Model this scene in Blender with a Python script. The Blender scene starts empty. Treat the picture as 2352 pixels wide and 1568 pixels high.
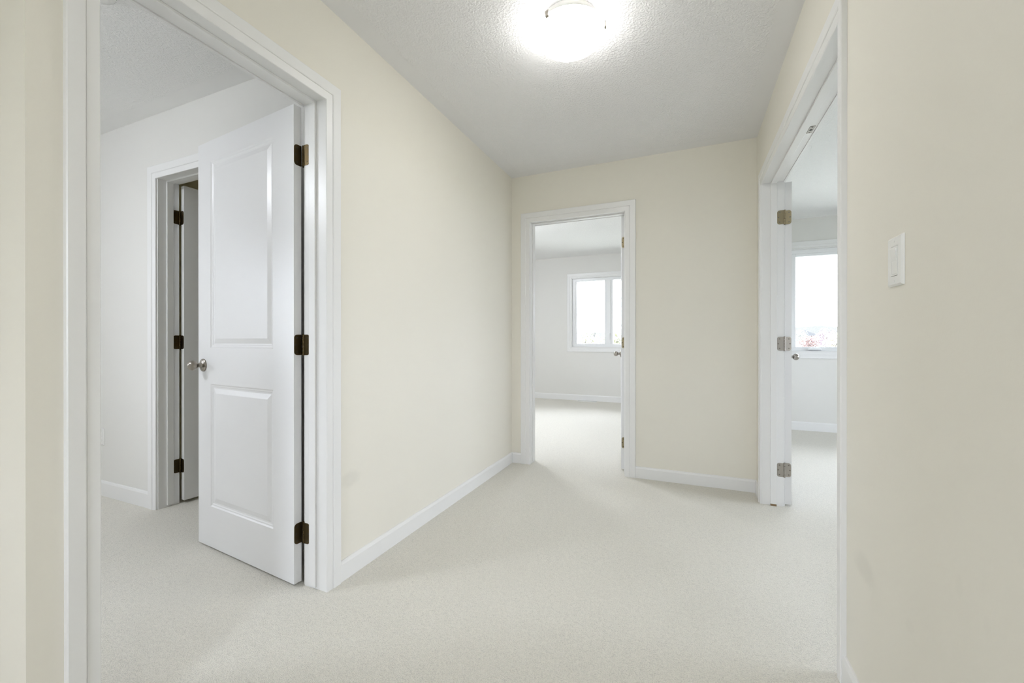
import bpy, bmesh, math, random
from mathutils import Vector, Matrix
random.seed(7)
PI = math.pi
S = bpy.context.scene
COL = S.collection

# ------------------------------------------------------------------ camera, sky, light, exposure
cam_d = bpy.data.cameras.new('camera'); cam = bpy.data.objects.new('camera', cam_d); COL.objects.link(cam)
cam.location = (0, 0, 1.0428)
cam.rotation_euler = (PI/2 - 0.0015, 0, 0.4002)
cam_d.sensor_width = 36.0; cam_d.lens = 36.0*944.2/2352
cam_d.clip_start = 0.02; cam_d.clip_end = 2000
S.camera = cam

world = bpy.data.worlds.new('sky'); S.world = world; world.use_nodes = True
_bg = world.node_tree.nodes['Background']
_bg.inputs[0].default_value = (0.90, 0.94, 1.07, 1)      # bright, evenly overcast sky
SKY = 16.0
_bg.inputs[1].default_value = SKY
LAMP = 22.0                                             # ceiling fixture, radiance of its glass
LAMP_COL = (1.0, 0.98, 0.955)

ROOM_FILL = 115.0; LANDING_FILL = 21.0; BEDROOM_FILL = 125.0; ROOM_FILL_COL = (0.95, 0.985, 1.06)           # unseen fixtures added to brighten the side rooms and landing

S.view_settings.view_transform = 'Standard'; S.view_settings.look = 'None'
S.view_settings.gamma = 1.0; S.view_settings.use_curve_mapping = False
S.view_settings.exposure = 0.09
S.cycles.max_bounces = 8; S.cycles.diffuse_bounces = 7; S.cycles.glossy_bounces = 4
S.cycles.use_adaptive_sampling = True; S.cycles.adaptive_threshold = 0.1; S.cycles.adaptive_min_samples = 16; S.cycles.use_light_tree = False
S.cycles.transparent_max_bounces = 12
S.cycles.sample_clamp_indirect = 8.0
S.cycles.use_denoising = True
S.cycles.caustics_reflective = False; S.cycles.caustics_refractive = False

# ------------------------------------------------------------------ main dimensions (metres)
XL, XR, YB, H = -1.381, 0.449, 3.260, 2.44             # hall: left wall, right wall, back wall, ceiling
T = 0.116                                              # partition thickness
HD = 2.0416                                            # casing head (inner edge)
JH = HD + 0.0045                                       # jamb head
WL = 1.485                                             # wall of the room on the left that faces the hall door
YF, HF = 7.10, 2.524                                   # far bedroom: window wall, ceiling
YN, HN = 5.74, 2.468                                   # room on the right: window wall, ceiling
YS = -2.2                                              # end of the landing behind the camera
TOP = 2.70

# ------------------------------------------------------------------ materials
def mat(name, color, rough=0.5, metal=0.0, spec=0.5):
    m = bpy.data.materials.new(name); m.use_nodes = True
    b = m.node_tree.nodes['Principled BSDF']
    b.inputs['Base Color'].default_value = (*color, 1); b.inputs['Roughness'].default_value = rough
    b.inputs['Metallic'].default_value = metal; b.inputs['Specular IOR Level'].default_value = spec
    return m
class N:
    def __init__(s, m): s.t = m.node_tree; s.b = s.t.nodes['Principled BSDF']
    def n(s, k, **kw):
        x = s.t.nodes.new(k)
        for a, v in kw.items(): setattr(x, a, v)
        return x
    def l(s, a, b): s.t.links.new(a, b)
    def pos(s): return s.n('ShaderNodeNewGeometry').outputs['Position']
    def m(s, op, a, b=None, c=None):
        x = s.n('ShaderNodeMath', operation=op)
        for i, v in enumerate((a, b, c)):
            if v is None: continue
            if isinstance(v, (int, float)): x.inputs[i].default_value = v
            else: s.l(v, x.inputs[i])
        return x.outputs[0]
    def noise(s, vec, scale, detail=2.0, rough=0.5):
        x = s.n('ShaderNodeTexNoise'); x.inputs['Scale'].default_value = scale
        x.inputs['Detail'].default_value = detail; x.inputs['Roughness'].default_value = rough
        s.l(vec, x.inputs['Vector']); return x.outputs[0]
    def voro(s, vec, scale, out='Distance'):
        x = s.n('ShaderNodeTexVoronoi'); x.inputs['Scale'].default_value = scale
        s.l(vec, x.inputs['Vector']); return x.outputs[out]
    def step(s, v, a, b):
        x = s.n('ShaderNodeMapRange', interpolation_type='SMOOTHSTEP'); s.l(v, x.inputs[0])
        x.inputs[1].default_value = a; x.inputs[2].default_value = b; return x.outputs[0]
    def mix(s, f, c1, c2):
        x = s.n('ShaderNodeMix', data_type='RGBA')
        if isinstance(f, float): x.inputs[0].default_value = f
        else: s.l(f, x.inputs[0])
        for i, c in ((6, c1), (7, c2)):
            if isinstance(c, tuple): x.inputs[i].default_value = (*c, 1)
            else: s.l(c, x.inputs[i])
        return x.outputs[2]
    def bump(s, h, strength, dist):
        x = s.n('ShaderNodeBump'); x.inputs['Strength'].default_value = strength; x.inputs['Distance'].default_value = dist
        s.l(h, x.inputs['Height']); s.l(x.outputs[0], s.b.inputs['Normal'])

def wall_paint(name, c, stains=()):
    m = mat(name, c, 0.62, 0, 0.3); n = N(m); p = n.pos()
    col = n.mix(n.noise(p, 1.3, 1), tuple(v*0.985 for v in c), c)
    for (x, y, z, ry, rz, k) in stains:                       # scuff marks that belong to the paint
        sp = n.n('ShaderNodeSeparateXYZ'); n.l(p, sp.inputs[0])
        d = n.m('POWER', n.m('ADD', n.m('POWER', n.m('DIVIDE', n.m('SUBTRACT', sp.outputs[1], y), ry), 2.0),
                n.m('POWER', n.m('DIVIDE', n.m('SUBTRACT', sp.outputs[2], z), rz), 2.0)), 0.5)
        d = n.m('ADD', d, n.m('MULTIPLY', n.m('SUBTRACT', n.noise(p, 14, 3), 0.5), 0.8))
        f = n.m('MULTIPLY', n.m('SUBTRACT', 1.0, n.step(d, 0.45, 1.15)), k)
        col = n.mix(f, col, tuple(v*0.80 for v in c))
    n.l(col, n.b.inputs['Base Color'])
    n.bump(n.noise(p, 160, 3), 0.06, 0.002)
    return m

def carpet_mat(name, c):
    m = mat(name, c, 0.95, 0, 0.05); n = N(m); p = n.pos()
    mp = n.n('ShaderNodeMapping'); mp.inputs['Rotation'].default_value = (0, 0, 0.6); mp.inputs['Scale'].default_value = (1, 1.55, 1)
    n.l(p, mp.inputs[0]); q = mp.outputs[0]
    wob = n.n('ShaderNodeVectorMath', operation='ADD'); n.l(q, wob.inputs[0])
    nz = n.n('ShaderNodeTexNoise'); nz.inputs['Scale'].default_value = 60; n.l(q, nz.inputs['Vector'])
    sc = n.n('ShaderNodeVectorMath', operation='SCALE'); n.l(nz.outputs['Color'], sc.inputs[0]); sc.inputs['Scale'].default_value = 0.009
    n.l(sc.outputs[0], wob.inputs[1])
    v = n.voro(wob.outputs[0], 270)
    f = n.noise(p, 420, 3, 0.65)
    comb = n.noise(q, 55, 3, 0.6)
    big = n.noise(p, 2.2, 3, 0.55)
    tuft = n.m('SUBTRACT', 1.0, n.m('MULTIPLY', v, 1.15))
    hgt = n.m('ADD', n.m('ADD', n.m('MULTIPLY', tuft, 0.55), n.m('MULTIPLY', comb, 0.35)), n.m('MULTIPLY', f, 0.45))
    col = n.mix(n.step(hgt, 0.25, 0.9), tuple(k*0.76 for k in c), tuple(min(1, k*1.06) for k in c))  # gaps between tufts shaded darker in the colour, tips lighter
    col = n.mix(n.m('MULTIPLY', n.step(big, 0.35, 0.7), 0.25), col, tuple(k*0.95 for k in c))
    n.l(col, n.b.inputs['Base Color'])
    n.b.inputs['Sheen Weight'].default_value = 0.15; n.b.inputs['Sheen Roughness'].default_value = 0.6
    n.bump(hgt, 0.75, 0.004)
    return m

def stipple_mat(name, c, x0, x1, y0, y1, border=0.10):
    """knock-down ceiling texture with a smooth band along the walls of the room x0..x1, y0..y1"""
    m = mat(name, c, 0.85, 0, 0.15); n = N(m); p = n.pos()
    sp = n.n('ShaderNodeSeparateXYZ'); n.l(p, sp.inputs[0])
    d = n.m('MINIMUM', n.m('MINIMUM', n.m('SUBTRACT', sp.outputs[0], x0), n.m('SUBTRACT', x1, sp.outputs[0])),
            n.m('MINIMUM', n.m('SUBTRACT', sp.outputs[1], y0), n.m('SUBTRACT', y1, sp.outputs[1])))
    d = n.m('ADD', d, n.m('MULTIPLY', n.m('SUBTRACT', n.noise(p, 40, 2), 0.5), 0.02))
    k = n.step(d, border-0.014, border+0.016)
    a = n.noise(p, 95, 3, 0.6); b = n.voro(p, 120)
    h = n.m('ADD', n.step(a, 0.42, 0.66), n.m('MULTIPLY', n.m('SUBTRACT', 1.0, b), 0.45))
    h = n.m('MULTIPLY', h, k)
    n.bump(h, 0.42, 0.006)
    col = n.mix(k, tuple(v*0.975 for v in c), c)
    n.l(col, n.b.inputs['Base Color'])
    return m

def metal_mat(name, c, rough):
    m = mat(name, c, rough, 1.0); n = N(m); p = n.pos()
    mp = n.n('ShaderNodeMapping'); mp.inputs['Scale'].default_value = (1, 1, 14); n.l(p, mp.inputs[0])
    g = n.noise(mp.outputs[0], 180, 2)
    n.l(n.mix(g, tuple(v*0.85 for v in c), c), n.b.inputs['Base Color'])
    n.l(n.m('ADD', rough-0.06, n.m('MULTIPLY', g, 0.12)), n.b.inputs['Roughness'])
    return m

def white_mat(name, c, rough, spec=0.5):
    m = mat(name, c, rough, 0, spec); n = N(m); p = n.pos()
    n.bump(n.noise(p, 90, 2), 0.03, 0.001)
    n.l(n.mix(n.noise(p, 3, 1), tuple(v*0.985 for v in c), c), n.b.inputs['Base Color'])
    return m

M = {}
M['hall_wall'] = wall_paint('cream_wall_paint', (0.79, 0.764, 0.690), [(XL, 1.413, 0.425, 0.075, 0.042, 0.32), (XR, 0.985, 0.607, 0.012, 0.022, .10), (XR, 1.161, 0.422, 0.022, 0.018, .10), (XR, 0.911, 0.582, 0.010, 0.020, .08)])
M['room_wall'] = wall_paint('daylight_whitened_wall_paint', (0.745, 0.738, 0.712))  # hall paint made whiter to stand for the rooms' daylight
M['closet_wall'] = wall_paint('closet_cream_paint', (0.80, 0.76, 0.58))
M['trim'] = white_mat('white_semi_gloss_trim', (0.80, 0.80, 0.797), 0.34)
M['door'] = white_mat('white_satin_door_paint', (0.75, 0.752, 0.758), 0.32)
M['carpet'] = carpet_mat('ivory_cut_pile_carpet', (0.765, 0.740, 0.668))
M['vinyl'] = white_mat('white_vinyl', (0.84, 0.85, 0.86), 0.30)
M['plastic'] = white_mat('white_plastic', (0.82, 0.82, 0.80), 0.25)
M['nickel'] = metal_mat('satin_nickel', (0.37, 0.34, 0.30), 0.30)
M['bronze'] = metal_mat('dark_antique_bronze', (0.105, 0.076, 0.036), 0.42)
M['brass'] = metal_mat('aged_brass', (0.33, 0.28, 0.18), 0.42)
M['hinge_nickel'] = metal_mat('brushed_hinge_nickel', (0.40, 0.37, 0.33), 0.45)
M['screw'] = metal_mat('dark_screw_steel', (0.10, 0.085, 0.06), 0.45)
M['nickel_screw'] = metal_mat('grey_screw_steel', (0.20, 0.18, 0.16), 0.40)
M['dark'] = mat('dark_slot', (0.03, 0.03, 0.03), 0.6)
M['raw_wood'] = mat('raw_jamb_wood', (0.25, 0.17, 0.09), 0.8)

def glass_mat():
    m = bpy.data.materials.new('clear_window_glass'); m.use_nodes = True; t = m.node_tree
    t.nodes.remove(t.nodes['Principled BSDF'])
    tr = t.nodes.new('ShaderNodeBsdfTransparent'); tr.inputs[0].default_value = (0.97, 0.985, 0.98, 1)
    gl = t.nodes.new('ShaderNodeBsdfGlossy'); gl.inputs['Roughness'].default_value = 0.01
    fr = t.nodes.new('ShaderNodeFresnel'); fr.inputs[0].default_value = 1.25
    mx = t.nodes.new('ShaderNodeMixShader')
    t.links.new(fr.outputs[0], mx.inputs[0]); t.links.new(tr.outputs[0], mx.inputs[1]); t.links.new(gl.outputs[0], mx.inputs[2])
    t.links.new(mx.outputs[0], t.nodes['Material Output'].inputs[0])
    return m
M['glass'] = glass_mat()
def lamp_mat(name, col, k):
    m = mat(name, (0.9, 0.9, 0.88), 0.25)
    b = m.node_tree.nodes['Principled BSDF']
    b.inputs['Emission Color'].default_value = (*col, 1); b.inputs['Emission Strength'].default_value = k
    return m
M['lamp'] = lamp_mat('lit_opal_glass', LAMP_COL, LAMP)
M['fill_landing'] = lamp_mat('fill_glass_landing', LAMP_COL, LANDING_FILL)
M['fill_bedroom'] = lamp_mat('fill_glass_bedroom', ROOM_FILL_COL, BEDROOM_FILL)
M['fill_room'] = lamp_mat('fill_glass_room', ROOM_FILL_COL, ROOM_FILL)

# ------------------------------------------------------------------ mesh helpers
class MB:
    def __init__(s): s.bm = bmesh.new()
    def poly(s, pts): return s.bm.faces.new([s.bm.verts.new(p) for p in pts])
    def box(s, a, b, f=None):
        f = f or (lambda *q: q)
        (x0, y0, z0), (x1, y1, z1) = a, b
        v = [s.bm.verts.new(f(x, y, z)) for x in (x0, x1) for y in (y0, y1) for z in (z0, z1)]
        for q in ((0,1,3,2), (4,6,7,5), (0,4,5,1), (2,3,7,6), (0,2,6,4), (1,5,7,3)):
            s.bm.faces.new([v[i] for i in q])
        return s
    def prism(s, A, B):
        """two matching polygons joined by sides and capped"""
        a = [s.bm.verts.new(p) for p in A]; b = [s.bm.verts.new(p) for p in B]; n = len(a)
        for i in range(n): s.bm.faces.new([a[i], a[(i+1) % n], b[(i+1) % n], b[i]])
        s.bm.faces.new(a[::-1]); s.bm.faces.new(b)
        return s
    def lathe(s, prof, f, seg=24):
        """prof: (radius, height) pairs; f maps (x,y,h) to world"""
        rings = []
        for r, hh in prof:
            if r < 1e-6: rings.append([s.bm.verts.new(f(0, 0, hh))])
            else: rings.append([s.bm.verts.new(f(r*math.cos(2*PI*i/seg), r*math.sin(2*PI*i/seg), hh)) for i in range(seg)])
        for A, B in zip(rings, rings[1:]):
            for i in range(seg):
                j = (i+1) % seg
                if len(A) == 1 and len(B) == 1: continue
                if len(A) == 1: s.bm.faces.new([A[0], B[i], B[j]])
                elif len(B) == 1: s.bm.faces.new([A[i], A[j], B[0]])
                else: s.bm.faces.new([A[i], A[j], B[j], B[i]])
        for R in (rings[0], rings[-1]):
            if len(R) > 2: s.bm.faces.new(R)
        return s
    def build(s, name, m, parent=None, smooth=False, bevel=0.0):
        bmesh.ops.recalc_face_normals(s.bm, faces=s.bm.faces)
        me = bpy.data.meshes.new(name); s.bm.to_mesh(me); s.bm.free()
        me.materials.append(m)
        o = bpy.data.objects.new(name, me); COL.objects.link(o)
        if parent: o.parent = parent; o.matrix_parent_inverse = Matrix.Translation(-parent_loc(parent))
        if smooth:
            for p in me.polygons: p.use_smooth = True
            me.set_sharp_from_angle(angle=math.radians(40))
        if bevel:
            md = o.modifiers.new('edge_bevel', 'BEVEL'); md.width = bevel; md.segments = 2; md.limit_method = 'ANGLE'; md.angle_limit = math.radians(40)
        return o
def parent_loc(o):
    v = Vector(o.location)
    while o.parent: o = o.parent; v = v + Vector(o.location)
    return v if False else Vector(o_world(o)) if False else _ploc[0](o) if False else v
_ploc = [None]
def tag(o, label=None, cat=None, group=None, kind=None):
    if label: o['label'] = label
    if cat: o['category'] = cat
    if group: o['group'] = group
    if kind: o['kind'] = kind
    return o
ORIG = {}
def empty(name, loc, label=None, cat=None, group=None, kind=None):
    o = bpy.data.objects.new(name, None); COL.objects.link(o); o.location = loc; o.empty_display_size = 0.05
    return tag(o, label, cat, group, kind)
def parent_loc(o):
    # parts are modelled in world coordinates; only a thing's Empty has a location of its own
    while o.parent: o = o.parent
    return Vector(o.location) if o.type == 'EMPTY' else Vector((0, 0, 0))
_old_build = MB.build
def build2(s, name, m, parent=None, smooth=False, bevel=0.0):
    o = _old_build(s, name, m, None, smooth, bevel)
    if parent:
        o.parent = parent
        if parent.type == 'EMPTY': o.location = -Vector(parent.location)
    return o
MB.build = build2
def struct(name, mb, m, label, bevel=0.0):
    return tag(mb.build(name, m, None, False, bevel), label, None, None, 'structure')

# ------------------------------------------------------------------ the shell
def wall_boxes(mb, along, a0, a1, t0, t1, z1, holes=()):
    """wall running along 'x' or 'y' from a0 to a1, thickness t0..t1, holes (u0,u1,z0,z1)"""
    def bx(u0, u1, z0, zz):
        if u1-u0 < 1e-5 or zz-z0 < 1e-5: return
        if along == 'y': mb.box((t0, u0, z0), (t1, u1, zz))
        else: mb.box((u0, t0, z0), (u1, t1, zz))
    p = a0
    for (u0, u1, z0, zt) in sorted(holes):
        bx(p, u0, -0.05, z1); bx(u0, u1, -0.05, z0); bx(u0, u1, zt, z1); p = u1
    bx(p, a1, -0.05, z1)
    return mb

D1n, D1f = 0.5600, 1.2690                   # door 1 opening in the left wall (jamb faces, y)
D2l, D2r = -1.2095, -0.4355                 # door 2 opening in the back wall (x)
D3n, D3f = 1.5855, 3.0450                   # door 3 double opening in the right wall (y)
D4l, D4r = -3.000, -2.235                   # door 4 opening in the left room wall (x)
JT = 0.018                                  # jamb board thickness
W1 = (-1.860, -0.560, 0.930, 2.145)         # window 1 opening (x0,x1,z0,z1) in the far bedroom
W2 = (1.095, 2.700, 0.916, 2.122)           # window 2 opening in the right room, widened out of view for daylight
W3 = (-0.95, -0.30, 0.70, 2.15)              # added unseen window 3 opening (y, z), daylight for the left room
W4 = (2.0, 4.3, 0.75, 2.15)                 # added unseen window 4 opening (y, z), daylight for the right room
W6 = (4.1, 4.60, 0.75, 2.15)                 # added unseen window 6 opening (y, z), daylight for the far bedroom
W5 = (-0.80, -0.05, 0.55, 2.15)              # added unseen window 5 opening (x, z), daylight for the landing

# floor: one carpet; a second length of the same carpet starts at the bedroom doorway (seam)
struct('floor', MB().box((-5.2, -2.4, -0.12), (4.8, 7.3, 0.0)), M['carpet'], 'ivory cut pile carpet running through hall and rooms')

c = MB(); c.box((XL-0.45, YS-0.15, H), (XR+0.06, YB+0.06, H+0.12))
struct('ceiling', c, stipple_mat('hall_ceiling_stipple', (0.80, 0.80, 0.81), XL, XR, -9, YB), 'white stippled hall ceiling with a smooth border along the walls')
c = MB(); c.box((-5.2, YS-0.15, H+0.001), (XL-0.46, 3.0, H+0.12)); c.box((XL-0.47, 0.50, H+0.0005), (XL-0.06, 3.0, H+0.001))
struct('ceiling_left_room', c, stipple_mat('left_room_ceiling_stipple', (0.87, 0.87, 0.865), -5.0, XL-T, -2.0, WL), 'white stippled ceiling of the room behind the left doorway')
c = MB(); c.box((-3.6, YB+0.06, HF), (XR+0.06, YF+0.2, HF+0.1))
struct('ceiling_far_bedroom', c, stipple_mat('far_bedroom_ceiling_stipple', (0.87, 0.87, 0.865), -3.4, XR, YB+T, YF), 'white stippled ceiling of the bedroom beyond the back doorway')
c = MB(); c.box((XR+0.06, 0.0, HN), (4.8, YN+0.2, HN+0.1))
struct('ceiling_right_room', c, stipple_mat('right_room_ceiling_stipple', (0.87, 0.87, 0.865), XR+T, 4.6, 0.2, YN), 'white stippled ceiling of the room behind the right doorway')

# hall side and room side of a partition get their own skin, so room faces take the daylight-whitened colour
E2 = T/2
def two_skin(name, along, a0, a1, t0, t1, holes, m0, m1, l0, l1, n0, n1, za=H+0.06, zb=H+0.06):
    mid = (t0+t1)/2
    struct(n0, wall_boxes(MB(), along, a0, a1, t0, mid, za, holes), m0, l0)
    struct(n1, wall_boxes(MB(), along, a0, a1, mid, t1, zb, holes), m1, l1)
dh = JH + JT
mb = wall_boxes(MB(), 'y', 0.429, YB+E2, XL-E2, XL, H+0.06, [(D1n-JT, D1f+JT, -0.05, dh)])
mb.box((XL-0.455, 0.429, -0.05), (XL-E2, 0.429+E2, H+0.06))                       # return at the outside corner
mb.box((XL-0.40, YS, -0.05), (XL-0.34, 0.429, H+0.06))                             # wall along the landing
struct('wall_left', mb, M['hall_wall'], 'cream hall wall with the left doorway')
mb = wall_boxes(MB(), 'y', 0.429+E2, WL, XL-T, XL-E2, H+0.06, [(D1n-JT, D1f+JT, -0.05, dh)])
mb.box((XL-0.455, 0.429+E2, -0.05), (XL-T, 0.429+E2+0.006, H+0.06))
mb.box((XL-0.455, YS, -0.05), (XL-0.40, 0.429, H+0.06))
struct('wall_left_inner', mb, M['room_wall'], 'pale inner face of the left doorway wall')
two_skin('', 'x', -3.6, XR, YB, YB+T, [(D2l-JT, D2r+JT, -0.05, dh)], M['hall_wall'], M['room_wall'],
         'cream hall wall at the back with the middle doorway', 'pale bedroom face of the middle doorway wall', 'wall_back', 'wall_back_inner', H+0.06, HF+0.05)
mb = wall_boxes(MB(), 'y', YS, YB+E2, XR, XR+E2, H+0.06, [(D3n-JT, D3f+JT, -0.05, dh)])
struct('wall_right', mb, M['hall_wall'], 'cream hall wall with the wide right doorway and light switch')
mb = wall_boxes(MB(), 'y', YS, YF, XR+E2, XR+T, HF+0.05, [(D3n-JT, D3f+JT, -0.05, dh)])
mb.box((XR, YB+E2, -0.05), (XR+E2, YF, HF+0.05))
struct('wall_right_inner', mb, M['room_wall'], 'pale room face of the right doorway wall')
# room on the left
mb = wall_boxes(MB(), 'x', -5.0, XL-T, WL, WL+E2, H+0.06, [(D4l-JT, D4r+JT, -0.05, dh)])
struct('wall_left_room', mb, M['room_wall'], 'pale wall with the closet doorway seen through the left doorway')
mb = wall_boxes(MB(), 'x', -5.0, XL-T, WL+E2, WL+T, H+0.06, [(D4l-JT, D4r+JT, -0.05, dh)])
mb.box((-3.62, WL+T, -0.05), (-3.50, 3.0, H+0.06)); mb.box((-3.62, 2.9, -0.05), (XL-T, 3.0, H+0.06)); mb.box((XL-T-0.03, WL+T, -0.05), (XL-T, 2.9, H+0.06))
struct('wall_closet', mb, M['closet_wall'], 'cream walls inside the dark closet')
mb = wall_boxes(MB(), 'y', YS, WL+T, -5.15, -5.0, H+0.06, [W3]); mb.box((-5.15, YS-0.1, -0.05), (XL-0.40, YS+0.05, H+0.06))
struct('wall_left_room_outer', mb, M['room_wall'], 'pale outer walls of the left room')
# far bedroom
mb = wall_boxes(MB(), 'x', -3.6, XR+T, YF, YF+0.16, HF+0.05, [W1])
struct('wall_far_bedroom', mb, M['room_wall'], 'pale bedroom wall with the double window beyond the back doorway')
struct('wall_far_bedroom_side', wall_boxes(MB(), 'y', YB+T, YF, -3.6, -3.45, HF+0.05, [W6]), M['room_wall'], 'pale side wall of the far bedroom')
# room on the right
mb = wall_boxes(MB(), 'x', XR+T, 4.75, YN, YN+0.16, HN+0.05, [W2])
struct('wall_right_room', mb, M['room_wall'], 'pale wall with the single window seen through the right doorway')
mb = wall_boxes(MB(), 'y', 0.05, YN, 4.6, 4.75, HN+0.05, [W4]); mb.box((XR+T, 0.05, -0.05), (4.6, 0.2, HN+0.05))
struct('wall_right_room_outer', mb, M['room_wall'], 'pale outer walls of the right room')
# landing behind the camera
mb = wall_boxes(MB(), 'x', XL-0.40, XR+T, YS-0.15, YS, H+0.06, [W5])
struct('wall_front', mb, M['hall_wall'], 'cream wall at the end of the landing')

# ------------------------------------------------------------------ baseboards
BH, BT = 0.087, 0.012
def baseboard(name, p0, p1, nrm, label, hgt=BH):
    """profile swept from p0 to p1 (x,y), nrm = direction into the room"""
    prof = [(0, 0.0), (BT, 0.0), (BT, hgt-0.014), (BT-0.003, hgt-0.006), (BT-0.005, hgt-0.002), (0.004, hgt), (0, hgt)]
    A = [(p0[0]+nrm[0]*t, p0[1]+nrm[1]*t, z) for t, z in prof]; B = [(p1[0]+nrm[0]*t, p1[1]+nrm[1]*t, z) for t, z in prof]
    return struct(name, MB().prism(A, B), M['trim'], label)
CW = 0.0785                                   # casing width
baseboard('baseboard_left', (XL, D1f-0.005+CW), (XL, YB), (1, 0), 'white baseboard along the left hall wall')
baseboard('baseboard_back_left', (XL, YB), (D2l-0.0045-CW, YB), (0, -1), 'short white baseboard left of the middle doorway')
baseboard('baseboard_back', (D2r+0.0045+CW, YB), (XR, YB), (0, -1), 'white baseboard right of the middle doorway')
baseboard('baseboard_right_far', (XR, D3f-0.005+CW), (XR, YB), (-1, 0), 'short white baseboard in the corner by the right doorway')
baseboard('baseboard_right', (XR, YS), (XR, D3n+0.005-0.045), (-1, 0), 'white baseboard under the light switch')
baseboard('baseboard_left_room', (-5.0, WL), (D4l-CW+0.005, WL), (0, -1), 'white baseboard beside the closet doorway', 0.10)
baseboard('baseboard_far_bedroom', (-3.45, YF), (XR, YF), (0, -1), 'white baseboard under the bedroom double window', 0.10)
baseboard('baseboard_right_room', (XR+T, YN), (4.6, YN), (0, -1), 'white baseboard under the right room window', 0.10)
baseboard('baseboard_landing', (XL-0.34, YS), (XL-0.34, 0.429), (1, 0), 'white baseboard along the landing')

# ------------------------------------------------------------------ door frames
CP = [(0, 0), (0, 0.009), (0.002, 0.0112), (0.032, 0.0122), (0.0335, 0.0108), (0.0350, 0.0145), (0.038, 0.0160), (0.0755, 0.0160), (CW, 0.0135), (CW, 0)]
def casing_set(parent, f, u0, u1, head, sides=(1, 1), wl=None):
    """mitred door casing round an opening u0..u1; f maps (u, proud, z) to world"""
    wl = wl or (1.0, 1.0)
    if sides[0]:
        MB().prism([f(u0-w*wl[0], t, 0) for w, t in CP], [f(u0-w*wl[0], t, head+w) for w, t in CP]).build('casing', M['trim'], parent)
    if sides[1]:
        MB().prism([f(u1+w*wl[1], t, 0) for w, t in CP], [f(u1+w*wl[1], t, head+w) for w, t in CP]).build('casing', M['trim'], parent)
    MB().prism([f(u0-w*wl[0], t, head+w) for w, t in CP], [f(u1+w*wl[1], t, head+w) for w, t in CP]).build('casing', M['trim'], parent)
def jamb_set(parent, f, u0, u1, stop0, stop1, z0=0.0):
    """f maps (u, depth into the opening, z); depth 0 = hall face, T = room face"""
    MB().box((u0-JT, 0, z0), (u0, T, JH+JT), f).build('jamb', M['trim'], parent, bevel=0.001)
    MB().box((u1, 0, z0), (u1+JT, T, JH+JT), f).build('jamb', M['trim'], parent, bevel=0.001)
    MB().box((u0, 0, JH), (u1, T, JH+JT), f).build('jamb', M['trim'], parent, bevel=0.001)
    MB().box((u0, stop0, 0.012), (u0+0.010, stop1, JH), f).build('door_stop', M['trim'], parent, bevel=0.0015)
    MB().box((u1-0.010, stop0, 0.012), (u1, stop1, JH), f).build('door_stop', M['trim'], parent, bevel=0.0015)
    MB().box((u0+0.010, stop0, JH-0.010), (u1-0.010, stop1, JH), f).build('door_stop', M['trim'], parent, bevel=0.0015)

# a moulded two-panel door leaf, local coords: s = from hinge edge, t = thickness from the face seen, z
RIM = [(0.000, 0.0000), (0.006, 0.0035), (0.011, 0.0040), (0.016, 0.0062), (0.022, 0.0066), (0.046, 0.0015)]
def leaf_mesh(parent, f, width, z0, z1, th, panels, name='leaf'):
    """stiles and rails on both faces, panels as recessed moulded fields (sub-parts)"""
    mb = MB()
    ss = sorted({0.0, width, *[p[0] for p in panels], *[p[1] for p in panels]})
    zs = sorted({z0, z1, *[p[2] for p in panels], *[p[3] for p in panels]})
    for t in (0.0, th):
        vs = {}
        for i, s in enumerate(ss):
            for j, z in enumerate(zs): vs[i, j] = mb.bm.verts.new(f(s, t, z))
        for i in range(len(ss)-1):
            for j in range(len(zs)-1):
                cs, cz = (ss[i]+ss[i+1])/2, (zs[j]+zs[j+1])/2
                if any(p[0] < cs < p[1] and p[2] < cz < p[3] for p in panels): continue
                mb.bm.faces.new([vs[i, j], vs[i+1, j], vs[i+1, j+1], vs[i, j+1]])
    for a, b in (((0, z0), (width, z0)), ((width, z0), (width, z1)), ((width, z1), (0, z1)), ((0, z1), (0, z0))):
        mb.poly([f(a[0], 0, a[1]), f(b[0], 0, b[1]), f(b[0], th, b[1]), f(a[0], th, a[1])])
    bmesh.ops.remove_doubles(mb.bm, verts=mb.bm.verts, dist=1e-5)
    leaf = mb.build(name, M['door'], parent)
    for (s0, s1, a, b) in panels:
        pm = MB()
        for t0, sg in ((0.0, 1), (th, -1)):
            rings = []
            for k, d in RIM:
                rings.append([pm.bm.verts.new(f(x, t0+sg*d, z)) for x, z in ((s0+k, a+k), (s1-k, a+k), (s1-k, b-k), (s0+k, b-k))])
            for A, B in zip(rings, rings[1:]):
                for i in range(4): pm.bm.faces.new([A[i], A[(i+1) % 4], B[(i+1) % 4], B[i]])
            pm.bm.faces.new(rings[-1])
        pm.build('panel', M['door'], leaf)
        # one level down: the panel is a sub-part of the leaf
    return leaf
def fixup(o, parent): pass

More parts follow.
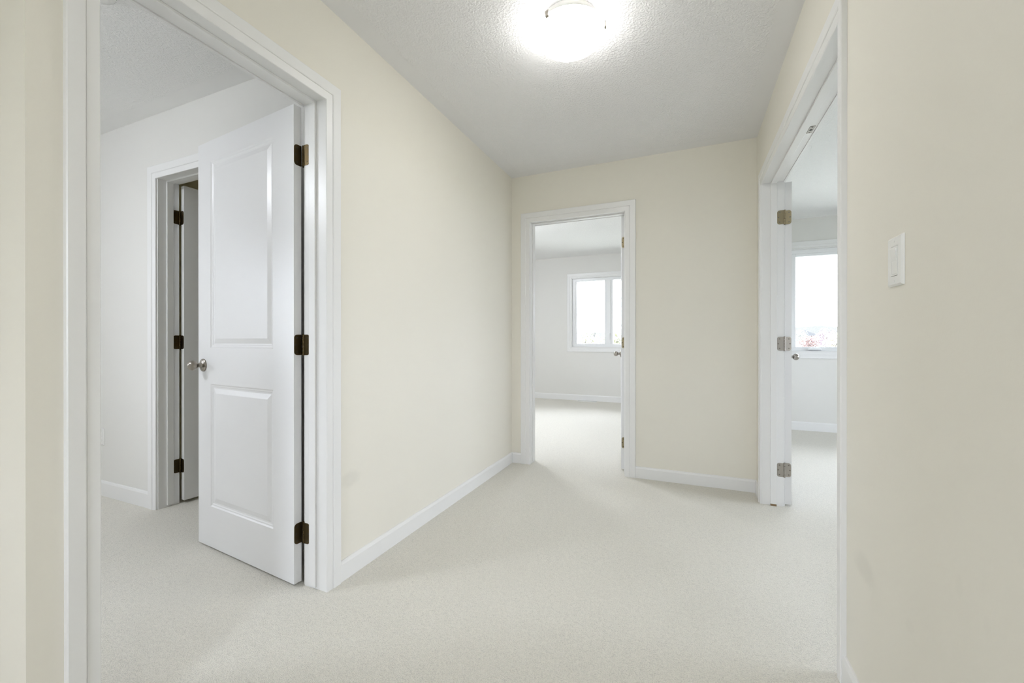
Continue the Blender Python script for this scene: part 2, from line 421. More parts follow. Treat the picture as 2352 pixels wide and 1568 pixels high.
def rounded_plate(mb, f, w0, w1, zc, hh, r, t):
    """hinge plate: w0 = knuckle side, w1 = free side (rounded), f maps (w, proud, z)"""
    sg = 1 if w1 > w0 else -1
    pts = [(w0, zc-hh/2)]
    for k in range(6): a = -PI/2 + k*PI/10; pts.append((w1-sg*r+sg*r*math.cos(a), zc-hh/2+r+r*math.sin(a)))
    for k in range(6): a = k*PI/10; pts.append((w1-sg*r+sg*r*math.cos(a), zc+hh/2-r+r*math.sin(a)))
    pts.append((w0, zc+hh/2))
    mb.prism([f(w, -0.0005, z) for w, z in pts], [f(w, t, z) for w, z in pts])
def hinge(parent, fa, fb, pin, zc, m, ms, wa=0.036, wb=0.033, hh=0.087):
    """two plates (fa on the jamb, fb on the leaf edge) and a five-knuckle barrel at pin (x,y)"""
    mb = MB(); rounded_plate(mb, fa, 0.0, wa, zc, hh, 0.014, 0.0022)
    h = mb.build('hinge', m, parent)
    mb = MB(); rounded_plate(mb, fb, 0.0, wb, zc, hh, 0.014, 0.0022); mb.build('hinge_plate', m, h)
    mb = MB()
    for k in range(5):
        a = zc-hh/2+k*hh/5
        mb.lathe([(0.0052, a+0.0004), (0.0060, a+0.0012), (0.0060, a+hh/5-0.0012), (0.0052, a+hh/5-0.0004)], lambda x, y, z: (pin[0]+x, pin[1]+y, z), 14)
    mb.lathe([(0.0, zc-hh/2-0.004), (0.0045, zc-hh/2-0.003), (0.0045, zc-hh/2+0.001)], lambda x, y, z: (pin[0]+x, pin[1]+y, z), 12)
    mb.lathe([(0.0045, zc+hh/2-0.001), (0.0050, zc+hh/2+0.002), (0.0, zc+hh/2+0.004)], lambda x, y, z: (pin[0]+x, pin[1]+y, z), 12)
    mb.build('knuckle', m, h, smooth=True)
    for f, w in ((fa, wa), (fb, wb)):
        for (ww, dz) in ((w*0.62, 0.030), (w*0.80, 0.0), (w*0.62, -0.030)):
            MB().lathe([(0.0042, 0.0020), (0.0042, 0.0028), (0.0030, 0.0031), (0.0014, 0.0024), (0.0, 0.0024)], lambda x, y, t: f(ww+x, t, zc+dz+y), 12).build('screw', ms, h, smooth=True)
def knob(parent, f, m):
    """f maps (a, b, out) to world: out = away from the leaf face"""
    k = MB().lathe([(0.0, 0.0), (0.0325, 0.0), (0.0325, 0.003), (0.030, 0.006), (0.022, 0.0085), (0.013, 0.010), (0.0, 0.010)], f, 32).build('knob', m, parent, smooth=True)
    MB().lathe([(0.0125, 0.009), (0.0105, 0.014), (0.0105, 0.024), (0.0125, 0.029)], f, 24).build('knob_neck', m, k, smooth=True)
    R = 0.0250; c0 = 0.048; ax = 0.86
    MB().lathe([(0.0115, 0.026)] + [(R*math.sin(a), c0-ax*R*math.cos(a)) for a in [0.46+i*(PI-0.46)/16 for i in range(16)]] + [(0.0, c0+ax*R)], f, 32).build('knob_ball', m, k, smooth=True)
    return k

# ---- door 1: left doorway, leaf swung into the room
d1 = empty('door_1', (XL-E2, (D1n+D1f)/2, 0), 'white two panel door standing open in the left doorway', None, None, 'structure')
f1 = lambda u, t, z: (XL+t, u, z)
casing_set(d1, f1, D1n-0.0045, D1f-0.0005, HD, (1, 1), (0.82, 0.95))
fr1 = lambda u, t, z: (XL-T-t, u, z)
casing_set(d1, fr1, D1n-0.0045, D1f+0.0060, HD)
jamb_set(d1, lambda u, d, z: (XL-d, u, z), D1n, D1f, 0.045, 0.080)
A1 = Vector((-1.5225, 1.238)); t1 = (Vector((-2.3035, 1.316))-A1).normalized(); n1 = Vector((t1.y, -t1.x))   # n1: away from the camera side
fl1 = lambda s, t, z: (A1.x+t1.x*s+n1.x*t, A1.y+t1.y*s+n1.y*t, z)
leaf_mesh(d1, fl1, 0.785, 0.014, 2.041, 0.034, [(0.146, 0.668, 1.008, 1.938), (0.146, 0.668, 0.217, 0.828)])
for zc in (1.832, 1.026, 0.224):
    hinge(d1, lambda w, p, z: (XL-T+w-0.001, D1f-p, z), lambda w, p, z: fl1(-p, 0.034-w, z), (-1.5095, 1.2750), zc, M['bronze'], M['screw'], 0.031)
knob(d1, lambda a, b, o: fl1(0.736+a, -o, 0.920+b), M['nickel'])
knob(d1, lambda a, b, o: fl1(0.736+a, 0.034+o, 0.920+b), M['nickel'])
# latch plate on the free edge
MB().box((0.7845, 0.006, 0.892), (0.786, 0.028, 0.948), fl1).build('latch_plate', M['nickel'], d1)

# ---- door 2: middle doorway in the back wall
d2 = empty('door_2', ((D2l+D2r)/2, YB+E2, 0), 'white door opened flat out of sight in the middle doorway', None, None, 'structure')
casing_set(d2, lambda u, t, z: (u, YB-t, z), D2l-0.0045, D2r+0.0045, HD)
casing_set(d2, lambda u, t, z: (u, YB+T+t, z), D2l-0.0045, D2r+0.0045, HD)
jamb_set(d2, lambda u, d, z: (u, YB+d, z), D2l, D2r, 0.045, 0.080)
th2 = math.radians(8.3); A2 = Vector((-0.4775, YB+T+0.009)); t2 = Vector((-math.sin(th2), math.cos(th2))); n2 = Vector((t2.y, -t2.x))
fl2 = lambda s, t, z: (A2.x+t2.x*s+n2.x*t, A2.y+t2.y*s+n2.y*t, z)
leaf_mesh(d2, fl2, 0.762, 0.014, 2.041, 0.035, [(0.135, 0.627, 1.008, 1.938), (0.135, 0.627, 0.217, 0.828)])
for zc in (1.832, 1.028, 0.226):
    hinge(d2, lambda w, p, z: (D2r-p, YB+T-w, z), lambda w, p, z: fl2(-p, 0.035-w, z), (D2r-0.002, YB+T+0.006), zc, M['brass'], M['screw'])
knob(d2, lambda a, b, o: fl2(0.672+a, -o, 0.920+b), M['nickel'])
knob(d2, lambda a, b, o: fl2(0.672+a, 0.035+o, 0.920+b), M['nickel'])

# ---- door 3: wide double doorway in the right wall, far leaf folded back against the wall
d3 = empty('door_3', (XR+E2, (D3n+D3f)/2, 0), 'white double doorway on the right with its far leaf folded back', None, None, 'structure')
f3 = lambda u, t, z: (XR-t, u, z)
casing_set(d3, f3, D3n+0.0030, D3f+0.0015, HD, (1, 1), (0.60, 0.60))
casing_set(d3, lambda u, t, z: (XR+T+t, u, z), D3n-0.0045, D3f+0.0150, HD, (1, 1))
jamb_set(d3, lambda u, d, z: (XR+d, u, z), D3n, D3f, 0.045, 0.080)
th3 = math.radians(9.4); A3 = Vector((0.6105, 3.056)); t3 = Vector((math.sin(th3), math.cos(th3))); n3 = Vector((-t3.y, t3.x))
fl3 = lambda s, t, z: (A3.x+t3.x*s+n3.x*t, A3.y+t3.y*s+n3.y*t, z)
leaf_mesh(d3, fl3, 0.711, 0.014, 2.041, 0.035, [(0.125, 0.586, 1.008, 1.938), (0.125, 0.586, 0.217, 0.828)])
for zc, mm in ((1.820, 'brass'), (1.025, 'hinge_nickel'), (0.230, 'hinge_nickel')):
    hinge(d3, lambda w, p, z: (XR+T-w+0.001, D3f-p, z), lambda w, p, z: fl3(-p, 0.035-w, z), (0.5715, 3.0475), zc, M[mm], M['nickel_screw'])
knob(d3, lambda a, b, o: fl3(0.650+a, -o, 0.922+b), M['nickel'])
# ball catch strike in the head, where the two leaves meet
sp = MB().box((XR+0.086, 2.318, JH-0.0022), (XR+0.109, 2.388, JH+0.0005)).build('strike_plate', M['nickel'], d3, bevel=0.001)
MB().lathe([(0.0065, JH-0.0030), (0.0065, JH-0.0020), (0.0, JH-0.0020)], lambda x, y, z: (XR+0.0975+x, 2.353+y, z), 16).build('strike_hole', M['dark'], sp)
for dy in (-0.026, 0.026):
    MB().lathe([(0.0035, JH-0.0032), (0.0035, JH-0.0020), (0.0, JH-0.0020)], lambda x, y, z: (XR+0.0975+x, 2.353+dy+y, z), 10).build('screw', M['nickel_screw'], sp)
MB().box((XR+0.046, D3f-0.0098, 0.0), (XR+0.078, D3f-0.0004, 0.0118)).build('bare_wood', M['raw_wood'], d3)

# ---- door 4: closet doorway in the room on the left
d4 = empty('door_4', ((D4l+D4r)/2, WL+E2, 0), 'white closet doorway half hidden behind the open panel door', None, None, 'structure')
casing_set(d4, lambda u, t, z: (u, WL-t, z), D4l-0.0045, D4r+0.0045, HD)
jamb_set(d4, lambda u, d, z: (u, WL+d, z), D4l, D4r, 0.045, 0.080)
th4 = math.radians(5.5); A4 = Vector((-2.9590, 1.6060)); t4 = Vector((math.sin(th4), math.cos(th4))); n4 = Vector((-t4.y, t4.x))
fl4 = lambda s, t, z: (A4.x+t4.x*s+n4.x*t, A4.y+t4.y*s+n4.y*t, z)
leaf_mesh(d4, fl4, 0.71, 0.022, 2.035, 0.035, [(0.125, 0.585, 1.008, 1.938), (0.125, 0.585, 0.217, 0.828)])
for zc in (1.832, 1.034, 0.242):
    hinge(d4, lambda w, p, z: (D4l+p, WL+T-w, z), lambda w, p, z: fl4(-p, 0.035-w, z), (-2.9995, WL+T+0.004), zc, M['bronze'], M['screw'])

# ------------------------------------------------------------------ windows
def casement(name, label, f, op, divs, depth, sash_w, locks=True, casing=True, frame=0.046):
    """f maps (u, depth outwards from the wall face, z); op = (u0,u1,z0,z1); divs = list of (u0,u1) of the lights"""
    w = empty(name, f((op[0]+op[1])/2, 0, op[2]), label, None, None, 'structure')
    u0, u1, z0, z1 = op
    if casing:
        cw = 0.078
        P = [(0.004, 0), (0.004, 0.010), (0.030, 0.012), (0.033, 0.016), (cw-0.003, 0.016), (cw, 0.013), (cw, 0)]
        cn = [(u0, z0, -1, -1), (u1, z0, 1, -1), (u1, z1, 1, 1), (u0, z1, -1, 1)]
        for (a, b) in ((0, 1), (1, 2), (2, 3), (3, 0)):
            A, B = cn[a], cn[b]
            MB().prism([f(A[0]+A[2]*q, -t, A[1]+A[3]*q) for q, t in P], [f(B[0]+B[2]*q, -t, B[1]+B[3]*q) for q, t in P]).build('casing', M['trim'], w)
    g = 0.010
    for a, b in (((u0, -0.002, z0), (u0+g, depth, z1)), ((u1-g, -0.002, z0), (u1, depth, z1)), ((u0+g, -0.002, z0), (u1-g, depth, z0+g)), ((u0+g, -0.002, z1-g), (u1-g, depth, z1))):
        MB().box(a, b, f).build('reveal', M['trim'], w)
    fr = frame; a0, a1, b0, b1 = u0+g, u1-g, z0+g, z1-g
    d0, d1_ = depth-0.055, depth+0.02
    mb = MB()
    for a, b in (((a0, d0, b0), (a0+fr, d1_, b1)), ((a1-fr, d0, b0), (a1, d1_, b1)), ((a0+fr, d0, b0), (a1-fr, d1_, b0+fr)), ((a0+fr, d0, b1-fr), (a1-fr, d1_, b1))):
        mb.box(a, b, f)
    mb.build('window_frame', M['vinyl'], w, bevel=0.002)
    for i, (l, r, bt, tp) in enumerate(divs):
        sw = sash_w
        mb = MB()
        s0 = d0+0.012; s1 = d1_-0.008
        for a, b in (((l-sw, s0, bt-sw), (l, s1, tp+sw)), ((r, s0, bt-sw), (r+sw, s1, tp+sw)), ((l, s0, bt-sw), (r, s1, bt)), ((l, s0, tp), (r, s1, tp+sw))):
            mb.box(a, b, f)
        sh = mb.build('sash', M['vinyl'], w, bevel=0.003)
        MB().box((l-0.004, (s0+s1)/2-0.003, bt-0.004), (r+0.004, (s0+s1)/2+0.003, tp+0.004), f).build('pane', M['glass'], sh)
        if i:                                                    # mullion between two lights
            pl = divs[i-1][1]
            MB().box((pl+sw, d0, b0+fr), (l-sw, d1_, b1-fr), f).build('mullion', M['vinyl'], w, bevel=0.002)
    return w, d0
q1 = (YF+0.055)/YF
fw1 = lambda u, d, z: (u, YF+d, z)
w1, d0 = casement('window_1', 'white two light window in the bedroom beyond the middle doorway', fw1, W1,
                  [(-1.775, -1.290, 0.996, 2.086), (-1.148, -0.640, 0.990, 2.092)], 0.085, 0.034)
lk = MB().box((-1.212, d0-0.010, 1.065), (-1.190, d0+0.002, 1.175), fw1).build('sash_lock', M['vinyl'], w1, bevel=0.004)
MB().box((-1.206, d0-0.022, 1.100), (-1.196, d0-0.009, 1.165), fw1).build('lock_lever', M['vinyl'], lk, bevel=0.003)

fw2 = lambda u, d, z: (u, YN+d, z)
w2, d0 = casement('window_2', 'white window with a crank seen through the right doorway', fw2, W2, [(1.195, 1.860, 0.972, 2.034), (1.990, 2.600, 0.972, 2.034)], 0.085, 0.046)  # second light, out of view, added to let in more daylight
cb = MB()
A = [(1.300, 0.934), (1.440, 0.934), (1.437, 0.948), (1.415, 0.962), (1.335, 0.962), (1.306, 0.950)]
cb.prism([fw2(u, d0-0.030, z) for u, z in A], [fw2(u, d0+0.014, z) for u, z in A])
ck = cb.build('crank_cover', M['vinyl'], w2, bevel=0.004)
MB().box((1.312, d0-0.038, 0.933), (1.432, d0-0.028, 0.938), fw2).build('crank_arm', mat('grey_crank_metal', (0.30, 0.31, 0.33), 0.4), ck, bevel=0.001)
stk = MB().box((1.520, d0+0.0110, 0.944), (1.640, d0+0.0124, 0.956), fw2).build('sticker', M['plastic'], w2)
red = mat('red_print', (0.55, 0.12, 0.12), 0.5); gry = mat('grey_print', (0.45, 0.47, 0.50), 0.5)
MB().box((1.532, d0+0.0102, 0.947), (1.556, d0+0.0112, 0.953), fw2).build('red_print', red, stk)
MB().box((1.582, d0+0.0102, 0.948), (1.634, d0+0.0112, 0.952), fw2).build('grey_print', gry, stk)
MB().box((1.522, d0+0.0102, 0.947), (1.527, d0+0.0112, 0.953), fw2).build('black_print', M['dark'], stk)

# unseen windows added to bring more daylight into the rooms
casement('added_window_3', 'added unseen white window that lights the left room', lambda u, d, z: (-5.0-d, u, z), W3, [(-0.87, -0.665, 0.77, 2.08), (-0.585, -0.38, 0.77, 2.08)], 0.085, 0.034)
casement('added_window_4', 'added unseen white window that lights the right room', lambda u, d, z: (4.6+d, u, z), W4, [(2.08, 3.11, 0.82, 2.08), (3.19, 4.22, 0.82, 2.08)], 0.085, 0.034)
casement('added_window_5', 'added unseen white window that lights the landing', lambda u, d, z: (u, YS-d, z), W5, [(-0.72, -0.13, 0.62, 2.08)], 0.085, 0.034)
casement('added_window_6', 'added unseen white window that lights the far bedroom', lambda u, d, z: (-3.45-d, u, z), W6, [(4.18, 4.52, 0.82, 2.08)], 0.085, 0.034)
def portal(loc, rot, w, h):
    d = bpy.data.lights.new('sky_portal', 'AREA'); d.shape = 'RECTANGLE'; d.size = w; d.size_y = h; d.cycles.is_portal = True
    o = bpy.data.objects.new('sky_portal', d); COL.objects.link(o); o.location = loc; o.rotation_euler = rot
portal(((W1[0]+W1[1])/2, YF+0.17, (W1[2]+W1[3])/2), (-PI/2, 0, 0), W1[1]-W1[0], W1[3]-W1[2])
portal(((W2[0]+W2[1])/2, YN+0.17, (W2[2]+W2[3])/2), (-PI/2, 0, 0), W2[1]-W2[0], W2[3]-W2[2])
portal((-5.17, (W3[0]+W3[1])/2, (W3[2]+W3[3])/2), (PI/2, 0, -PI/2), W3[1]-W3[0], W3[3]-W3[2])
portal((-3.62, (W6[0]+W6[1])/2, (W6[2]+W6[3])/2), (PI/2, 0, -PI/2), W6[1]-W6[0], W6[3]-W6[2])
portal((4.77, (W4[0]+W4[1])/2, (W4[2]+W4[3])/2), (PI/2, 0, PI/2), W4[1]-W4[0], W4[3]-W4[2])
portal(((W5[0]+W5[1])/2, YS-0.17, (W5[2]+W5[3])/2), (PI/2, 0, 0), W5[1]-W5[0], W5[3]-W5[2])

# ------------------------------------------------------------------ ceiling light, repeated out of view as added fill
def flush_light(LX, LY, glass, label, H=H):
    LZ, LR = H-0.054, 0.150
    cl = empty('ceiling_light', (LX, LY, H), label, 'ceiling light')
    fl = lambda x, y, z: (LX+x, LY+y, z)
    MB().lathe([(0.0, H), (0.114, H), (0.117, H-0.003), (0.117, H-0.014), (0.113, H-0.019), (0.110, H-0.030), (0.112, H-0.042), (0.141, H-0.046), (0.141, H-0.049), (0.0, H-0.050)], fl, 48).build('pan', M['plastic'], cl, smooth=True)  # wide lower disc added to keep the glass glow off the ceiling
    dome = [(LR-0.004, LZ+0.004), (LR, LZ+0.001), (LR, LZ-0.003)] + [(LR*math.cos(a), LZ-0.004-0.072*math.sin(a)) for a in [i*PI/2/12 for i in range(1, 12)]] + [(0.0, LZ-0.076)]
    MB().lathe(dome, fl, 40).build('glass_shade', glass, cl, smooth=True)
    for ang in (-112.6, 4.9, 125.0):
        a = math.radians(ang); ca, sa = math.cos(a), math.sin(a)
        def fc(r, w, z): return (LX+ca*r-sa*w, LY+sa*r+ca*w, z)
        mb = MB()
        z1 = LZ+0.008
        mb.box((0.104, -0.006, z1), (LR+0.004, 0.006, z1+0.002), fc)
        mb.box((LR+0.0015, -0.008, LZ-0.012), (LR+0.0040, 0.008, z1+0.002), fc)
        mb.prism([fc(LR-0.016, w, LZ-0.020) for w in (-0.008, 0.008)] + [fc(LR-0.015, w, LZ-0.023) for w in (0.008, -0.008)],
                 [fc(LR+0.0015, w, LZ-0.010) for w in (-0.008, 0.008)] + [fc(LR+0.0040, w, LZ-0.012) for w in (0.008, -0.008)])
        mb.build('clip', M['nickel'], cl)
flush_light(-0.467, 1.750, M['lamp'], 'lit round glass flush mount light on the hall ceiling')
flush_light(-3.00, -0.25, M['fill_room'], 'unseen round fill light added on the ceiling of the left room')  # fill added to brighten the left room, no lamp seen there

flush_light(-2.30, 4.55, M['fill_bedroom'], 'unseen round fill light added on the ceiling of the far bedroom', HF)  # unseen fill, added to brighten the bedroom's window wall
flush_light(-0.30, -0.55, M['fill_landing'], 'unseen round fill light added on the landing ceiling behind the camera')  # unseen fill added for the back and right hall walls

# ------------------------------------------------------------------ light switch on the right wall
sw = empty('light_switch', (XR, 1.2185, 1.2265), 'white rocker light switch on the cream right hall wall', 'light switch')
fs = lambda u, t, z: (XR-t, 1.2185+u, 1.2265+z)
mb = MB()
for k in range(1):
    ring = lambda a, b, t: [fs(-a, t, -b), fs(a, t, -b), fs(a, t, b), fs(-a, t, b)]
    R0, R1, R2 = [[mb.bm.verts.new(p) for p in ring(*q)] for q in ((0.036, 0.0575, 0.0), (0.036, 0.0575, 0.0025), (0.0315, 0.053, 0.0062))]
    Ri, Rj = [[mb.bm.verts.new(p) for p in ring(*q)] for q in ((0.0172, 0.034, 0.0062), (0.0172, 0.034, 0.002))]
    for A, B in ((R0, R1), (R1, R2), (R2, Ri), (Ri, Rj)):
        for i in range(4): mb.bm.faces.new([A[i], A[(i+1) % 4], B[(i+1) % 4], B[i]])
    mb.bm.faces.new(R0); mb.bm.faces.new(Rj)
mb.build('cover_plate', M['plastic'], sw, bevel=0.0008)
mb = MB()      # rocker frame
for a, b in (((-0.0165, 0.002, -0.0332), (-0.0138, 0.0068, 0.0332)), ((0.0138, 0.002, -0.0332), (0.0165, 0.0068, 0.0332)), ((-0.0138, 0.002, -0.0332), (0.0138, 0.0068, -0.0305)), ((-0.0138, 0.002, 0.0305), (0.0138, 0.0068, 0.0332))):
    mb.box(a, b, fs)
mb.build('rocker_frame', M['plastic'], sw)
pr = [(0.0010, -0.0298), (0.0060, -0.0298), (0.0066, 0.0), (0.0104, 0.0298), (0.0010, 0.0298)]
MB().prism([fs(-0.0132, t, z) for t, z in pr], [fs(0.0132, t, z) for t, z in pr]).build('rocker', M['plastic'], sw, bevel=0.0006)
for z in (-0.0465, 0.0465):
    MB().lathe([(0.0030, 0.0060), (0.0030, 0.0068), (0.0, 0.0070)], lambda x, y, t: fs(x, t, z+y), 14).build('screw', M['plastic'], sw, smooth=True)

# ------------------------------------------------------------------ outlet on the wall of the left room
ot = empty('electrical_outlet', (-3.655, WL, 0.395), 'white duplex outlet low on the pale wall beyond the left doorway', 'outlet')
fo = lambda u, t, z: (-3.655+u, WL-t, 0.395+z)
mb = MB(); ring = lambda a, b, t: [fo(-a, t, -b), fo(a, t, -b), fo(a, t, b), fo(-a, t, b)]
R0, R1, R2 = [[mb.bm.verts.new(p) for p in ring(*q)] for q in ((0.036, 0.0575, 0.0), (0.036, 0.0575, 0.003), (0.032, 0.0535, 0.006))]
for A, B in ((R0, R1), (R1, R2)):
    for i in range(4): mb.bm.faces.new([A[i], A[(i+1) % 4], B[(i+1) % 4], B[i]])
mb.bm.faces.new(R0); mb.bm.faces.new(R2)
mb.build('cover_plate', M['plastic'], ot, bevel=0.0008)
for zc in (-0.0195, 0.0195):
    s = MB().lathe([(0.0165, 0.0058), (0.0165, 0.0078), (0.0155, 0.0084), (0.0, 0.0084)], lambda x, y, t: fo(x, t, zc+y*0.85), 20).build('socket', M['plastic'], ot, smooth=True)
    for u in (-0.0062, 0.0062):
        MB().box((u-0.0012, 0.0082, zc-0.001), (u+0.0012, 0.0087, zc+0.007), fo).build('slot', M['dark'], s)
    MB().lathe([(0.0024, 0.0082), (0.0024, 0.0087), (0.0, 0.0087)], lambda x, y, t: fo(x, t, zc-0.007+y), 10).build('ground_hole', M['dark'], s)
MB().lathe([(0.003, 0.0058), (0.003, 0.0068), (0.0, 0.0070)], lambda x, y, t: fo(x, t, y), 12).build('screw', M['plastic'], ot, smooth=True)

# ------------------------------------------------------------------ smoke alarm on the ceiling of the left room
sd = empty('smoke_alarm', (-2.150, 0.860, H), 'white round smoke alarm on the stippled ceiling beyond the left doorway', 'smoke alarm')
fa_ = lambda x, y, z: (-2.150+x, 0.860+y, z)
MB().lathe([(0.0, H), (0.060, H), (0.060, H-0.008), (0.0, H-0.008)], fa_, 40).build('base', M['plastic'], sd, smooth=True)
MB().lathe([(0.0, H-0.008), (0.057, H-0.008), (0.057, H-0.020), (0.050, H-0.027), (0.026, H-0.030), (0.0, H-0.030)], fa_, 40).build('cover', M['plastic'], sd, smooth=True)
for k in range(12):
    a = 2*PI*k/12
    def fv(r, w, z): return fa_(math.cos(a)*r-math.sin(a)*w, math.sin(a)*r+math.cos(a)*w, z)
    MB().box((0.0562, -0.009, H-0.018), (0.0578, 0.009, H-0.015), fv).build('vent_slot', mat('grey_vent', (0.35, 0.35, 0.35), 0.6) if k == 0 else bpy.data.materials['grey_vent'], sd)

# ------------------------------------------------------------------ floor register in the far bedroom
rg = empty('floor_register', (-1.565, 7.025, 0), 'white slotted floor register by the baseboard under the bedroom window', 'floor register')
gx, gy, gw, gd = -1.565, 7.025, 0.165, 0.058
mb = MB()
for a, b in (((gx-gw, gy-gd, 0.0), (gx-gw+0.022, gy+gd, 0.006)), ((gx+gw-0.022, gy-gd, 0.0), (gx+gw, gy+gd, 0.006)),
             ((gx-gw+0.022, gy-gd, 0.0), (gx+gw-0.022, gy-gd+0.020, 0.006)), ((gx-gw+0.022, gy+gd-0.020, 0.0), (gx+gw-0.022, gy+gd, 0.006))):
    mb.box(a, b)
mb.build('frame', M['plastic'], rg, bevel=0.002)
MB().box((gx-gw+0.01, gy-gd+0.01, 0.0003), (gx+gw-0.01, gy+gd-0.01, 0.0012)).build('damper', mat('grey_damper', (0.45, 0.45, 0.44), 0.6), rg)
for k in range(14):
    x = gx-gw+0.032+k*0.0205
    MB().box((x-0.006, gy-gd+0.02, 0.001), (x+0.006, gy+gd-0.02, 0.0055)).build('slat', M['plastic'], rg)

# ------------------------------------------------------------------ outdoors: lawn, hill, autumn trees, houses far below the windows
GZ = -3.2
def leaf_color(name, c):
    m = mat(name, c, 0.8, 0, 0.1); n = N(m)
    n.l(n.mix(n.noise(n.pos(), 1.1, 2), tuple(v*0.8 for v in c), tuple(min(1, v*1.2) for v in c)), n.b.inputs['Base Color']); return m
M['lawn'] = leaf_color('dry_lawn', (0.27, 0.28, 0.24)); M['hill'] = leaf_color('hazy_hill', (0.0600, 0.0600, 0.0535))
struct('ground', MB().box((-420, -420, GZ-0.4), (420, 420, GZ)), M['lawn'], 'pale lawn and streets outside the windows')
mb = MB(); nx = 60
for i in range(nx):
    x0, x1 = -260+i*520/nx, -260+(i+1)*520/nx
    hz = lambda x: GZ + 12.5 + 2.2*math.sin(x*0.021+0.6) + 1.0*math.sin(x*0.083) + 0.5*math.sin(x*0.31)
    mb.prism([(x0, 330, GZ-0.3), (x0, 400, GZ-0.3), (x0, 400, hz(x0)), (x0, 352, hz(x0))], [(x1, 330, GZ-0.3), (x1, 400, GZ-0.3), (x1, 400, hz(x1)), (x1, 352, hz(x1))])
bmesh.ops.remove_doubles(mb.bm, verts=mb.bm.verts, dist=1e-4)
struct('hill', mb, M['hill'], 'low hazy wooded hill on the horizon')
def tree(x, y, top, r, m, label, seed, sparse=False, group=None):
    rnd = random.Random(seed)
    t = empty('tree', (x, y, GZ), label, 'tree', group)
    zc = top - r*0.95
    mb = MB()
    mb.lathe([(0.10+r*0.05, GZ), (0.07+r*0.035, (GZ+zc)/2), (0.04+r*0.02, zc+r*0.4)], lambda a, b, z: (x+a, y+b, z), 8)
    for k in range(9):
        a = rnd.uniform(0, 2*PI); e = rnd.uniform(0.3, 1.1); L = r*rnd.uniform(0.6, 0.95); zb = zc-r*rnd.uniform(0.0, 0.5)
        dx, dy, dz = math.cos(a)*math.cos(e)*L, math.sin(a)*math.cos(e)*L, math.sin(e)*L
        w = 0.02+r*0.008
        mb.prism([(x-w, y, zb), (x+w, y, zb), (x, y+w, zb+w)], [(x+dx-w*.3, y+dy, zb+dz), (x+dx+w*.3, y+dy, zb+dz), (x+dx, y+dy+w*.3, zb+dz+w*.3)])
    mb.build('trunk', M['bark'], t)
    mb = MB()
    for k in range(520 if sparse else 1700):
        u = rnd.random()**0.4; a = rnd.uniform(0, 2*PI); cz = rnd.uniform(-1, 1)
        sr = math.sqrt(1-cz*cz); lump = 0.82+0.18*math.sin(3*a+seed)*math.cos(4*cz+seed)
        px, py, pz = x+r*u*lump*sr*math.cos(a), y+r*u*lump*sr*math.sin(a), zc+r*0.95*u*lump*cz
        s = r*rnd.uniform(0.03, 0.075)*(0.8 if sparse else 1)
        q = Matrix.Rotation(rnd.uniform(0, 2*PI), 3, 'Z') @ Matrix.Rotation(rnd.uniform(0, PI), 3, 'X')
        mb.poly([Vector((px, py, pz)) + q @ Vector(v) for v in ((-s, 0, 0), (0, -s*.7, s*.15), (s, 0, 0), (0, s*.7, s*.15))])
    mb.build('foliage', m, t)
    return t
M['bark'] = mat('grey_bark', (0.12, 0.11, 0.105), 0.9)
M['yellow'] = leaf_color('yellow_green_leaves', (0.30, 0.30, 0.21)); M['green'] = leaf_color('pale_green_leaves', (0.26, 0.285, 0.255))  # leaf colours mostly washed pale to stand for outdoor glare and haze
M['rust'] = leaf_color('rust_leaves', (0.19, 0.13, 0.118)); M['plum'] = leaf_color('plum_leaves', (0.27, 0.215, 0.235)); M['gold'] = leaf_color('golden_leaves', (0.36, 0.34, 0.27))
def at(az, d): a = math.radians(az); return math.sin(a)*d, math.cos(a)*d
def topz(py, d): return 1.0428 + (782.6-py)/944.2*d*0.97
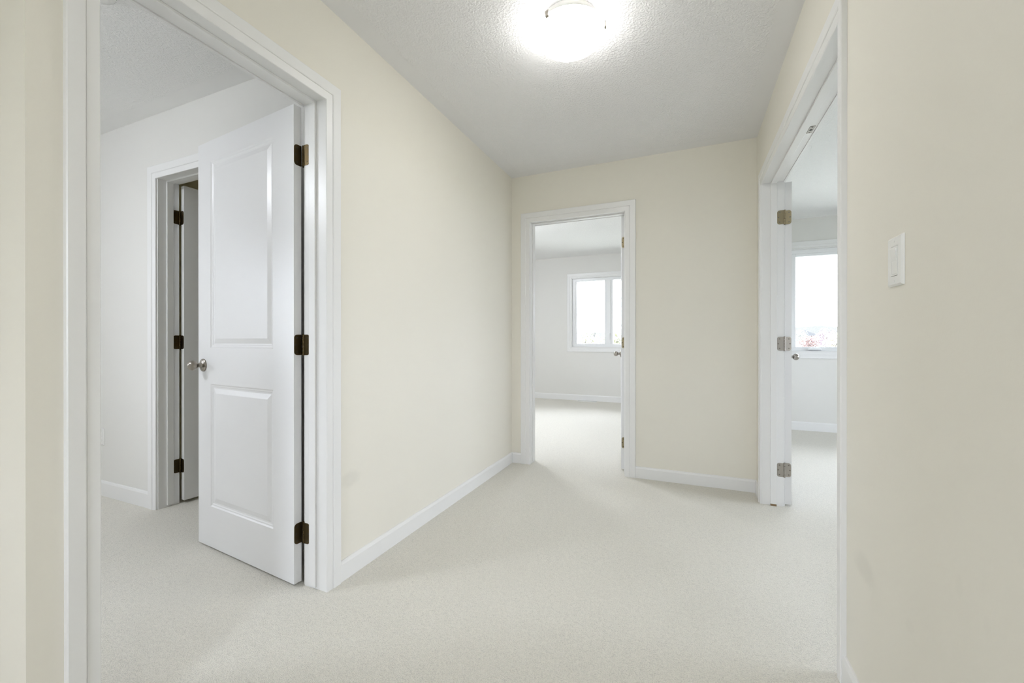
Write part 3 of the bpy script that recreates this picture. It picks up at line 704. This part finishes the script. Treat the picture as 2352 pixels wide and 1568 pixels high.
for i, (px, py, d, r, m, lab) in enumerate([
        (1345, 752, 38, 1.9, 'yellow', 'yellow green tree top in the left light of the bedroom window'),
        (1384, 762, 44, 1.6, 'green', 'pale green tree low in the left light beside the mullion'),
        (1418, 748, 40, 1.7, 'yellow', 'yellow green tree top in the right light of the bedroom window'),
        (1858, 768, 60, 1.25, 'rust', 'small rust red tree above the window crank'),
        (1898, 757, 85, 2.1, 'plum', 'plum coloured tree right of the rust red tree'),
        (1922, 764, 72, 1.7, 'gold', 'golden tree at the far side of the right room window'),
        (1838, 760, 120, 2.0, 'green', 'pale green tree far behind the rust red tree')]):
    az = math.degrees(math.atan((px-1176)/944.2)) - math.degrees(0.4002)
    x, y = at(az, d); tree(x, y, topz(py, d), r, M[m], lab, 11+i*5, sparse=(i == 1))
x, y = at(math.degrees(math.atan((1366-1176)/944.2)) - 22.93, 36); tree(x, y, topz(752, 36), 0.6, mat('dark_leaves', (0.10, 0.11, 0.09), .9), 'thin dark sapling between the pale trees', 3, True)
M['siding'] = mat('pale_siding', (0.24, 0.24, 0.245), 0.7); M['roof'] = mat('grey_shingle', (0.058, 0.058, 0.060), 0.85); M['house_pane'] = mat('house_window', (0.10, 0.11, 0.13), 0.2)
def house(px, d, w, dep, wall_top_py, label):
    az = math.degrees(math.atan((px-1176)/944.2)) - 22.93
    x, y = at(az, d); zt = topz(wall_top_py, d)
    hs = empty('house', (x, y, GZ), label, 'house')
    MB().box((x-w/2, y, GZ), (x+w/2, y+dep, zt)).build('walls', M['siding'], hs)
    rz = zt + w*0.22
    MB().prism([(x-w/2-.3, y-.3, zt-0.1), (x+w/2+.3, y-.3, zt-0.1), (x, y-.3, rz)], [(x-w/2-.3, y+dep+.3, zt-0.1), (x+w/2+.3, y+dep+.3, zt-0.1), (x, y+dep+.3, rz)]).build('roof', M['roof'], hs)
    for k in (-0.25, 0.25):
        for zz in (zt-1.6, zt-4.2):
            MB().box((x+k*w-0.55, y-0.06, zz-0.6), (x+k*w+0.55, y+0.02, zz+0.7)).build('window', M['house_pane'], hs)
house(1848, 150, 7.0, 9.0, 772, 'pale gabled house far off left of the plum tree')
house(1884, 170, 7.5, 9.0, 778, 'pale gabled house far off behind the plum tree')
